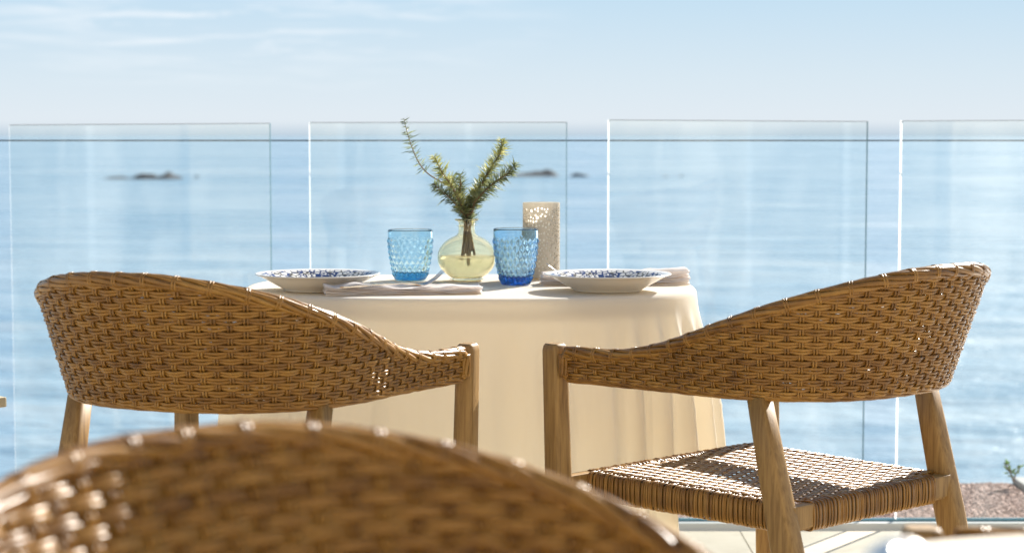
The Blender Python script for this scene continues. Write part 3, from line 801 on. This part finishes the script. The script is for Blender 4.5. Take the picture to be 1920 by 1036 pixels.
# ------------------------------------------------------------------ tableware
def tumbler(px, base_y, wtop, wbot, h, m, label):
    D0 = (CH-TZ)/math.tan(math.atan(261/3600)+math.atan((base_y-518)/3600)) + wbot*.5
    X = px2x(px, D0)
    K, n = 144, 110; V = []; T = .0028
    rows, cols = 9, 22
    zs = np.linspace(0, h, n)
    def rad(z):
        f = z/h
        return (wbot + (wtop-wbot)*(1-(1-min(1, f*1.12))**1.8))/2
    Vo = np.zeros((n, K, 3)); a = np.arange(K)*2*PI/K
    for i, z in enumerate(zs):
        f = z/h
        r0 = rad(z)
        band = np.clip((z-.004)/.004, 0, 1)*np.clip((h*.86-z)/.005, 0, 1)
        p = a/(2*PI)*cols; q = z/h*rows
        d1 = np.abs(((p+q/2*1.) % 1)-.5)*2; d2 = np.abs(((p-q/2*1.) % 1)-.5)*2
        rel = np.minimum(1-d1, 1-d2)      # diamonds: raised centre, grooved edges
        rel = np.clip(rel*1.25, 0, 1)
        edge = 0
        if z < .003: edge = -.0022*(1-z/.003)**2
        rr = r0 + band*(rel*.0033-.0012) + edge
        Vo[i, :, 0] = np.cos(a)*rr; Vo[i, :, 1] = np.sin(a)*rr; Vo[i, :, 2] = z
    inner = []
    bz = .013
    for z in np.linspace(h-.0008, bz+.003, 30): inner.append((rad(z)-T, z))
    for q in np.linspace(0, 1, 6)[1:]: inner.append(((rad(bz)-T)*(1-q*.999), bz+.003*(1-q)**2))
    mb = MB()
    V = [tuple(v) for v in Vo.reshape(-1, 3)]
    rimr = rad(h)
    V += [tuple((math.cos(b)*(rimr-T/2), math.sin(b)*(rimr-T/2), h+.0012)) for b in a]
    for (r_, z) in inner: V += [(math.cos(b)*r_, math.sin(b)*r_, z) for b in a]
    nt_ = n+1+len(inner)
    F = [(i*K+j, i*K+(j+1) % K, (i+1)*K+(j+1) % K, (i+1)*K+j) for i in range(nt_-1) for j in range(K)]
    F.append(tuple(range(K))[::-1]); F.append(tuple((nt_-1)*K+j for j in range(K)))
    mb.add(V, F)
    o = mb.build('tumbler', m, loc=(X, D0, TZ+.0012))
    tag(o, label, 'tumbler', 'blue diamond relief tumblers on the table'); o.rotation_euler = (0, 0, .3)
    return o
tumbler(769, 527.5, .0875, .062, .0965, M['blue_light'], 'paler blue diamond patterned tumbler left of the vase')
tumbler(967, 536.5, .0845, .055, .1045, M['blue_deep'], 'deeper blue diamond patterned tumbler in front of the perforated candle holder')

# vase
VD = 3.72; VX = px2x(875, VD)
vs_ = empty('flower_vase', (VX, VD, TZ+.001)); tag(vs_, 'round yellowish glass vase half full of water, holding rosemary', 'vase')
def vase_prof():
    o = [(.0005, .0), (.024, .0), (.032, .003)]
    for q in np.linspace(-62, 66, 30):
        o.append((.0545*math.cos(R(q)), .0445+.0455*math.sin(R(q))))
    o += [(.0190, .0885), (.0160, .0925), (.0150, .100), (.0150, .110), (.0165, .1145), (.0215, .1165), (.0225, .1180), (.0215, .1192), (.0165, .1180)]
    T = .0018
    i_ = [(.0138, .114), (.0132, .108), (.0132, .100), (.0142, .0925), (.0175, .0870)]
    for q in np.linspace(64, -62, 30):
        i_.append(((.0545-T)*math.cos(R(q)), .0445+(.0455-T)*math.sin(R(q))))
    i_ += [(.020, .0055), (.0005, .0050)]
    return o+i_
mb = MB(); mb.lathe([(a*1.045, b) for a, b in vase_prof()], 96); mb.build('vase_body', M['vase'], vs_)
wz = .0475
pr = [(.0005, .0055), (.0195, .0060)]
for q in np.linspace(-58, math.degrees(math.asin((wz-.0445)/.0455)), 20): pr.append(((.0545-.0022)*math.cos(R(q)), .0445+(.0455-.0022)*math.sin(R(q))))
pr += [(.03, wz), (.0005, wz)]
mb = MB(); mb.lathe([(a*1.045, b) for a, b in pr], 96); mb.build('water', M['water_in'], vs_)

# rosemary
def smooth_path(pts, n):
    pts = np.asarray(pts, float); d = np.r_[0, np.cumsum(np.linalg.norm(np.diff(pts, axis=0), axis=1))]
    t = np.linspace(0, d[-1], n); P_ = np.stack([np.interp(t, d, pts[:, c]) for c in range(3)], -1)
    for _ in range(6):
        Q = P_.copy(); Q[1:-1] = (P_[:-2]+2*P_[1:-1]+P_[2:])/4; P_ = Q
    return P_, t, d[-1]
def sprig(pxs, depths, label, dens, nl, lm, f_start=.3, r0=.0018, tipdens=1., tilt=.9, branches=()):
    root = empty('rosemary_sprig', (VX, VD, TZ)); tag(root, label, 'rosemary', 'rosemary sprigs in the vase')
    org = np.array([VX, VD, TZ])
    pts = [pxpt(x, y, VD+d)-org for (x, y), d in zip(pxs, depths)]
    def twig(pts, f0, dens_, nl_, rr, n=60):
        Pp, t, L = smooth_path(pts, n)
        mbs.path(Pp, np.concatenate([np.linspace(rr*1.7, rr*1.6, n//3), np.linspace(rr*1.5, rr*.4, n-n//3)]), 6, ref=(.1, 1, 0))
        cnt = int(L*(1-f0)*dens_)
        for k in range(cnt):
            f = f0+(1-f0)*(k+random.random())/cnt
            if mnoise.noise(Vector((f*13, dens_*.01, nl_*700))) < -.24 and random.random() < .6: continue
            i = min(n-2, int(f*(n-1))); p = Pp[i]+(Pp[i+1]-Pp[i])*(f*(n-1)-i); T = Pp[min(n-1, i+1)]-Pp[max(0, i-1)]; T /= np.linalg.norm(T)
            v = rng.normal(size=3); v -= T*v.dot(T); v /= np.linalg.norm(v)
            d = v*random.uniform(.75, 1.15)+T*random.uniform(.1, .9)*tilt; d /= np.linalg.norm(d)
            l = nl_*random.uniform(.45, 1.2)*(1.45 if random.random() < .08 else 1)*(1 if f < .93 else .75)
            side = np.cross(d, rng.normal(size=3)); side /= np.linalg.norm(side)
            w = .0009*random.uniform(.8, 1.25)
            bend = np.array([0, 0, random.uniform(-.0025, .0015)]) + np.cross(side, d)*random.uniform(-.002, .002)
            m_ = p+d*l*.5+bend*.3; e = p+d*l+bend; th = np.cross(side, d)*w*.5
            V = [p-side*w*.5, p+side*w*.5, m_+side*w+th, m_-side*w+th, e]
            mbl.add(V, [(0, 1, 2, 3), (3, 2, 4)])
    mbs, mbl = MB(), MB()
    twig(pts, f_start, dens, nl, r0)
    for (bp, bd, dd, bl) in branches:
        twig([pxpt(x, y, VD+q)-org for (x, y), q in zip(bp, bd)], .05, dd, bl, r0*.7, 30)
    mbs.build('stem', M['stem'], root)
    o = mbl.build('leaves', lm, root); tag(o, kind='stuff')
base = [(878, 492), (874, 462), (876, 430), (876, 408)]
sprig(base+[(870, 385), (857, 357), (827, 341), (800, 325), (785, 306), (774, 281), (764, 251), (757, 222)], [.0, .0, .0, 0, 0, .005, .01, .012, .012, .01, .01, .008],
      'thin sparse rosemary sprig reaching farthest up to the left', 1100, .0195, M['leaf_dark'], .62, .0013, tilt=.35)
sprig([(868, 485), (871, 455), (873, 425), (872, 408), (866, 385), (848, 350), (830, 325), (814, 293)], [.01, .006, .0, -.004, -.01, -.015, -.02, -.02],
      'dense yellow green rosemary sprig leaning left below the thin one', 3800, .0225, M['leaf_lime'], .42, .002)
sprig([(880, 480), (880, 450), (879, 425), (878, 408), (868, 378), (858, 350), (847, 330)], [.0, -.006, -.006, -.006, .006, .015, .02],
      'short dark rosemary sprig in the left half of the bunch', 4200, .0245, M['leaf_dark'], .4, .002,
      branches=[([(862, 362), (864, 345), (862, 326)], [.0, -.01, -.012], 2600, .019)])
sprig([(884, 470), (880, 445), (878, 425), (880, 408), (884, 378), (900, 350), (915, 325), (928, 302), (941, 285), (940, 262)], [.004, 0, 0, 0, 0, .005, .01, .01, .01, .01],
      'rosemary sprig rising to the upper right with a bushy tip', 4800, .021, M['leaf_lime'], .38, .002)
sprig([(872, 475), (876, 448), (881, 425), (882, 408), (890, 378), (910, 356), (935, 336), (955, 324), (966, 306)], [-.01, -.008, 0, 0, -.01, -.015, -.02, -.025, -.025],
      'rosemary sprig bending right, lowest on the right side', 4800, .021, M['leaf_dark'], .4, .002)

sprig([(866, 482), (870, 452), (872, 425), (874, 408), (862, 392), (846, 372), (828, 358), (812, 344)], [0, 0, 0, -.003, -.012, -.018, -.02, -.02],
      'short grey green rosemary sprig drooping low on the left side', 3400, .020, M['leaf_dark'], .42, .0016)
sprig([(890, 478), (884, 450), (880, 425), (879, 408), (880, 388), (884, 368), (893, 350)], [.004, .002, .004, .006, .008, .01, .01],
      'short leafy rosemary sprig upright in the fork of the bunch', 4000, .018, M['leaf_lime'], .4, .0016)

# perforated candle holder
def holder():
    D0 = 3.775; X = px2x(1015, D0); r_, H = .0365, .147
    nu, nv = 300, 190
    U = np.linspace(0, 2*PI*r_, nu, endpoint=False); Z = np.linspace(0, H, nv)
    circ = []; rr_ = random.Random(5); W = 2*PI*r_
    tries = 0
    while len(circ) < 560 and tries < 60000:
        tries += 1
        x, z = rr_.uniform(0, W), rr_.uniform(.012, H-.010)
        c = rr_.choice([.0014, .0017, .0020, .0022, .0026, .0030])
        ok = True
        for (a, b, q) in circ:
            dx = abs(a-x); dx = min(dx, W-dx)
            if dx*dx+(b-z)**2 < (q+c+.00095)**2: ok = False; break
        if ok: circ.append((x, z, c))
    uu, zz = np.meshgrid(U, Z); uu = uu.copy(); zz = zz.copy()
    du = U[1]-U[0]; hole = np.zeros_like(uu, bool)
    for (x, z, c) in circ:
        dx = (uu-x+W/2) % W-W/2; dz = zz-z; d = np.hypot(dx, dz)
        near = np.abs(d-c) < du*.52
        s = np.where(near, c/(d+1e-9), 1)
        uu = np.where(near, x+dx*s, uu); zz = np.where(near, z+dz*s, zz)
    cu = np.zeros((nv-1, nu), bool)
    uc = (uu[:-1]+uu[1:])/2+du/2; zc_ = (zz[:-1]+zz[1:])/2
    for (x, z, c) in circ:
        dx = (uc-x+W/2) % W-W/2; cu |= np.hypot(dx, zc_-z) < c
    T = .0026; mb = MB(); V = []
    for off in (0, T):
        a = uu/r_; q = r_-off
        V.append(np.stack([np.cos(a)*q, np.sin(a)*q, zz], -1).reshape(-1, 3))
    n1 = nu*nv; F = []; F2 = []
    for j in range(nv-1):
        for i in range(nu):
            if cu[j, i]: continue
            i2 = (i+1) % nu
            q = (j*nu+i, j*nu+i2, (j+1)*nu+i2, (j+1)*nu+i)
            F.append(q); F2.append(tuple(n1+k for k in q[::-1]))
            if i2 is not None:
                if cu[j, i2]: F.append((q[1], n1+q[1], n1+q[2], q[2]))
                if cu[j, (i-1) % nu]: F.append((q[0], q[3], n1+q[3], n1+q[0]))
                if j > 0 and cu[j-1, i]: F.append((q[0], n1+q[0], n1+q[1], q[1]))
                if j < nv-2 and cu[j+1, i]: F.append((q[3], q[2], n1+q[2], n1+q[3]))
    for i in range(nu):
        i2 = (i+1) % nu; t = (nv-1)*nu
        F.append((t+i, t+i2, n1+t+i2, n1+t+i))
    mb.add(np.concatenate(V), F); mb.f += F2; mb.mi += [1]*len(F2)
    root = empty('candle_holder', (X, D0, TZ+.003)); tag(root, 'tall cream ceramic candle cylinder pierced with round holes', 'candle holder')
    o = mb.build('cylinder', [M['ceramic'], M['ceramic_in']], root, smooth=False)
    mb = MB(); mb.lathe([(r_-.0031, .0065), (r_-.0031, H-.004)], 96); mb.build('glow_liner', M['glow_liner'], root)  # added sheet that spreads sunlight from inside, brightening the holes
    mb = MB(); mb.lathe([(.0005, 0), (.0335, 0), (.0335, .006), (.0005, .006)], 48); mb.build('base', M['ceramic'], root, smooth=False)
holder()

# plates
def plate(px, D0, r_, label):
    X = px2x(px, D0); s = r_/.112
    prof = [(.0005, .0022), (.050, .0022), (.0545, .0), (.0600, .0), (.0625, .0030), (.080, .0130), (.104, .0262), (.1125, .0290), (.1140, .0302), (.1125, .0315),
            (.104, .0290), (.080, .0165), (.062, .0065), (.050, .0052), (.0005, .0050)]
    P_ = []
    for a, b in zip(prof[:-1], prof[1:]):
        for q in (0, .34, .67): P_.append((a[0]+(b[0]-a[0])*q, a[1]+(b[1]-a[1])*q))
    P_.append(prof[-1])
    mb = MB(); mb.lathe([(a*s, b) for a, b in P_], 128); o = mb.build('dinner_plate', M['plate'], loc=(X, D0, TZ+.0012))
    tag(o, label, 'plate', 'blue patterned dinner plates')
    return o
plate(595, 3.475, .1115, 'blue patterned cream plate on the left, partly behind the left chair')
plate(1140, 3.470, .1135, 'blue patterned cream plate on the right in front of a folded napkin')

# folded napkins: layered sheets with wavy edges
def napkin(x0, x1, yc, depth, rot, layers, label, th=.0034, amp=1., seed=1):
    rr_ = random.Random(seed)
    root = empty('folded_napkin', ((x0+x1)/2, yc, TZ+.001), rot); tag(root, label, 'napkin', 'folded white napkins')
    L = x1-x0; nx, ny = 90, 14
    for k in range(layers):
        z0 = k*th; V = []
        dl, dr = rr_.uniform(-.006, .004), rr_.uniform(-.004, .004); sh = rr_.uniform(0, 9)
        for sgn in (0, 1):
            for j in range(ny):
                for i in range(nx):
                    u, v = i/(nx-1), j/(ny-1)
                    x = (u-.5)*(L+dl+dr); y = (v-.5)*depth*(1-.03*k)
                    edge = min(1, min(v, 1-v)*6)
                    puff = math.exp(-(u/.30)**2)*amp
                    wav = .0016*math.sin(u*22+k*.5+sh*.2)*math.exp(-(u/.35)**2)*(k/layers)*2*amp
                    w2 = mnoise.noise(Vector((u*8, v*3+sh, k*.9)))*.0048
                    zt_ = z0+(.45+.75*puff)*th*(0 if sgn == 0 else edge**.5)+ (puff*k*th*.42) + wav + w2*(k+1)/layers
                    if sgn == 0: zt_ -= .0001
                    V.append((x, y+mnoise.noise(Vector((u*7, k*2.1, sh)))*.007, max(zt_, .0002*(sgn+1))))
        n1 = nx*ny; F = []
        for j in range(ny-1):
            for i in range(nx-1):
                q = (j*nx+i, j*nx+i+1, (j+1)*nx+i+1, (j+1)*nx+i)
                F.append(q[::-1]); F.append(tuple(n1+t for t in q))
        for i in range(nx-1):
            F.append((i, i+1, n1+i+1, n1+i)); b_ = (ny-1)*nx; F.append((b_+i+1, b_+i, n1+b_+i, n1+b_+i+1))
        for j in range(ny-1):
            F.append(((j+1)*nx, j*nx, n1+j*nx, n1+(j+1)*nx)); q = nx-1; F.append((j*nx+q, (j+1)*nx+q, n1+(j+1)*nx+q, n1+j*nx+q))
        mb = MB(); mb.add(V, F); mb.build('napkin_layer', M['napkin'], root)
    return root
napkin(-.335, -.055, 3.405, .070, R(9), 5, 'folded white napkin in front of the left tumbler, fork resting behind it', th=.0029, seed=3)
o = napkin(-.14, .14, 0, .075, 0, 6, 'folded white napkin behind the right plate, its ruffled end sticking out right', th=.0038, amp=.9, seed=8)
o.location = (px2x(1152, 3.63), 3.63, TZ+.001); o.rotation_euler = (0, 0, R(180+3))

def fork(loc, rz, pitch, label, L=.185):
    root = empty('fork', loc); root.rotation_euler = (0, pitch, rz); tag(root, label, 'fork', 'steel forks')
    mb = MB()
    # +x towards the tines
    xs_ = [-.13, -.125, -.09, -.05, -.01, .008, .016, .022]
    ws_ = [.003, .0055, .0050, .0034, .0026, .0040, .0095, .0115]
    zs_ = [0, 0, .0012, .0030, .0036, .0018, .0002, 0.]
    V = []
    for x, w, z in zip(xs_, ws_, zs_): V += [(x, -w, z), (x, w, z), (x, w, z+.0018), (x, -w, z+.0018)]
    F = [(0, 3, 2, 1)]+[(i*4+a, i*4+(a+1) % 4, (i+1)*4+(a+1) % 4, (i+1)*4+a) for i in range(len(xs_)-1) for a in range(4)]+[(28, 29, 30, 31)]
    mb.add(V, F); mb.build('handle', M['steel'], root, smooth=False)
    for k in range(4):
        y = (k-1.5)*.0062; mb = MB()
        P_ = [(.0218, y, .0008), (.033, y, .0035), (.046, y, .0110), (.056, y*.97, .0190), (.063, y*.95, .0260)]
        T = np.array(P_); mb.tube(T, np.tile([[0, 0, 1.]], (5, 1)), np.tile([[0, 1., 0]], (5, 1)), np.array([.0011, .001, .001, .0009, .0004]), np.array([.0019, .0019, .0018, .0015, .0006]), 6)
        mb.build('tine', M['steel'], root)
    return root
fork((-.181, 3.400, .7670), R(22), 0, 'steel fork with its tines up beside the left blue tumbler')
fk2 = fork((px2x(1057, 3.6)+.018, 3.6, .7745), R(178.5), 0, 'steel fork lying on the napkin behind the right plate, only its tine tips showing')
fk2.scale = (.8, .8, .75)

# ------------------------------------------------------------------ foreground right: near table
nt_ = empty('near_table', (.475, .955, 0)); tag(nt_, 'blurred table corner under white cloth at the bottom right', 'table')
K = 64
ring = [sup(2*PI*i/K, .315, .37, 3.0) for i in range(K)]
mb = MB(); V = [(x, y, z) for z in (.715, .735) for x, y in ring]
mb.add(V, [(i, (i+1) % K, K+(i+1) % K, K+i) for i in range(K)]+[tuple(range(K))[::-1], tuple(K+i for i in range(K))]); mb.build('table_top', M['palewood'], nt_, smooth=False)
mb = MB(); mb.path([(0, 0, 0.02), (0, 0, .715)], .035, 16, ref=(0, 1, 0)); mb.build('leg', M['cable'], nt_)
mb = MB(); mb.lathe([(.0005, 0), (.2, 0), (.2, .01), (.04, .02), (.0005, .02)], 40); mb.build('foot', M['cable'], nt_)
mb = MB(); V = [(.0, .0, .753)]; rings = [(0.5, .0), (.96, .0), (.995, -.001), (1.01, -.006), (1.015, -.015)]
for f, dz in rings:
    for i in range(K):
        x, y = sup(2*PI*i/K, .325*f, .385*f, 3.0); V.append((x, y, .753+dz))
F = [(0, 1+i, 1+(i+1) % K) for i in range(K)]+[(1+r_*K+i, 1+(r_+1)*K+i, 1+(r_+1)*K+(i+1) % K, 1+r_*K+(i+1) % K) for r_ in range(len(rings)-1) for i in range(K)]
mb.add(V, F); o = mb.build('tablecloth', M['cloth'], loc=(.475, .955, 0)); tag(o, 'white cloth on the blurred near table at the bottom right', 'tablecloth')
sh = empty('silver_shaker', (.176, .86, .7535)); tag(sh, 'silver shaker, a blown out white blur on the near table at the bottom right', 'shaker')
mb = MB(); mb.lathe([(.0005, 0), (.021, 0), (.022, .003), (.019, .02), (.017, .045), (.019, .066), (.0205, .070)], 48); mb.build('shaker_body', M['silver'], sh)
mb = MB(); mb.lathe([(.0208, .0705)]+[(.0208*math.cos(R(q)), .073+.022*math.sin(R(q))) for q in range(0, 86, 6)]+[(.0005, .0952)], 64); mb.build('cap', M['silver'], sh)

# ------------------------------------------------------------------ small plant and side table
def plant():
    c = pxpt(1900, 900, 5.62); root = empty('small_plant', (c[0], 5.62, .02)); tag(root, 'small green leafy plant growing at the right end of the gravel', 'plant'); root.scale = (.7, .7, .62)
    mbs = MB()
    for k in range(6):
        a = random.uniform(0, 2*PI); l = random.uniform(.04, .09)
        e = np.array([math.cos(a)*l*.5, math.sin(a)*l*.3, l]); mbs.path([(0, 0, -.01), e*.5+np.array([0, 0, .01]), e], .0016, 5, ref=(.3, 1, 0))
        for q in range(4):
            p = e*(.4+.6*q/3); d = rng.normal(size=3); d[2] = abs(d[2])*.9; d /= np.linalg.norm(d); s = np.cross(d, (0, 0, 1)); s /= np.linalg.norm(s)+1e-6
            L_ = random.uniform(.022, .038); w = L_*.27; up = np.cross(s, d)*.004
            mb = MB(); mb.add([p, p+d*L_*.4+s*w+up, p+d*L_*.45-up, p+d*L_*.4-s*w+up, p+d*L_], [(0, 1, 2), (0, 2, 3), (1, 4, 2), (2, 4, 3)]); mb.build('leaf', M['leaf_plant'], root)
    mbs.build('stem', M['stem'], root)
plant()
c = pxpt(13, 735, 3.35)
st = empty('side_table', (c[0]-.283, 3.35, 0), R(45)); tag(st, 'pale wooden side table corner just entering the left picture edge', 'side table')
zt_ = c[2]
mb = MB(); mb.box((-.2, -.2, zt_-.026), (.2, .2, zt_-.008)); bevel(mb.build('table_top', M['palewood'], st, smooth=False), .003)
for sx in (-1, 1):
    for sy in (-1, 1):
        mb = MB(); mb.box((sx*.17-.015, sy*.17-.015, 0), (sx*.17+.015, sy*.17+.015, zt_-.026)); mb.build('leg', M['palewood'], st, smooth=False)
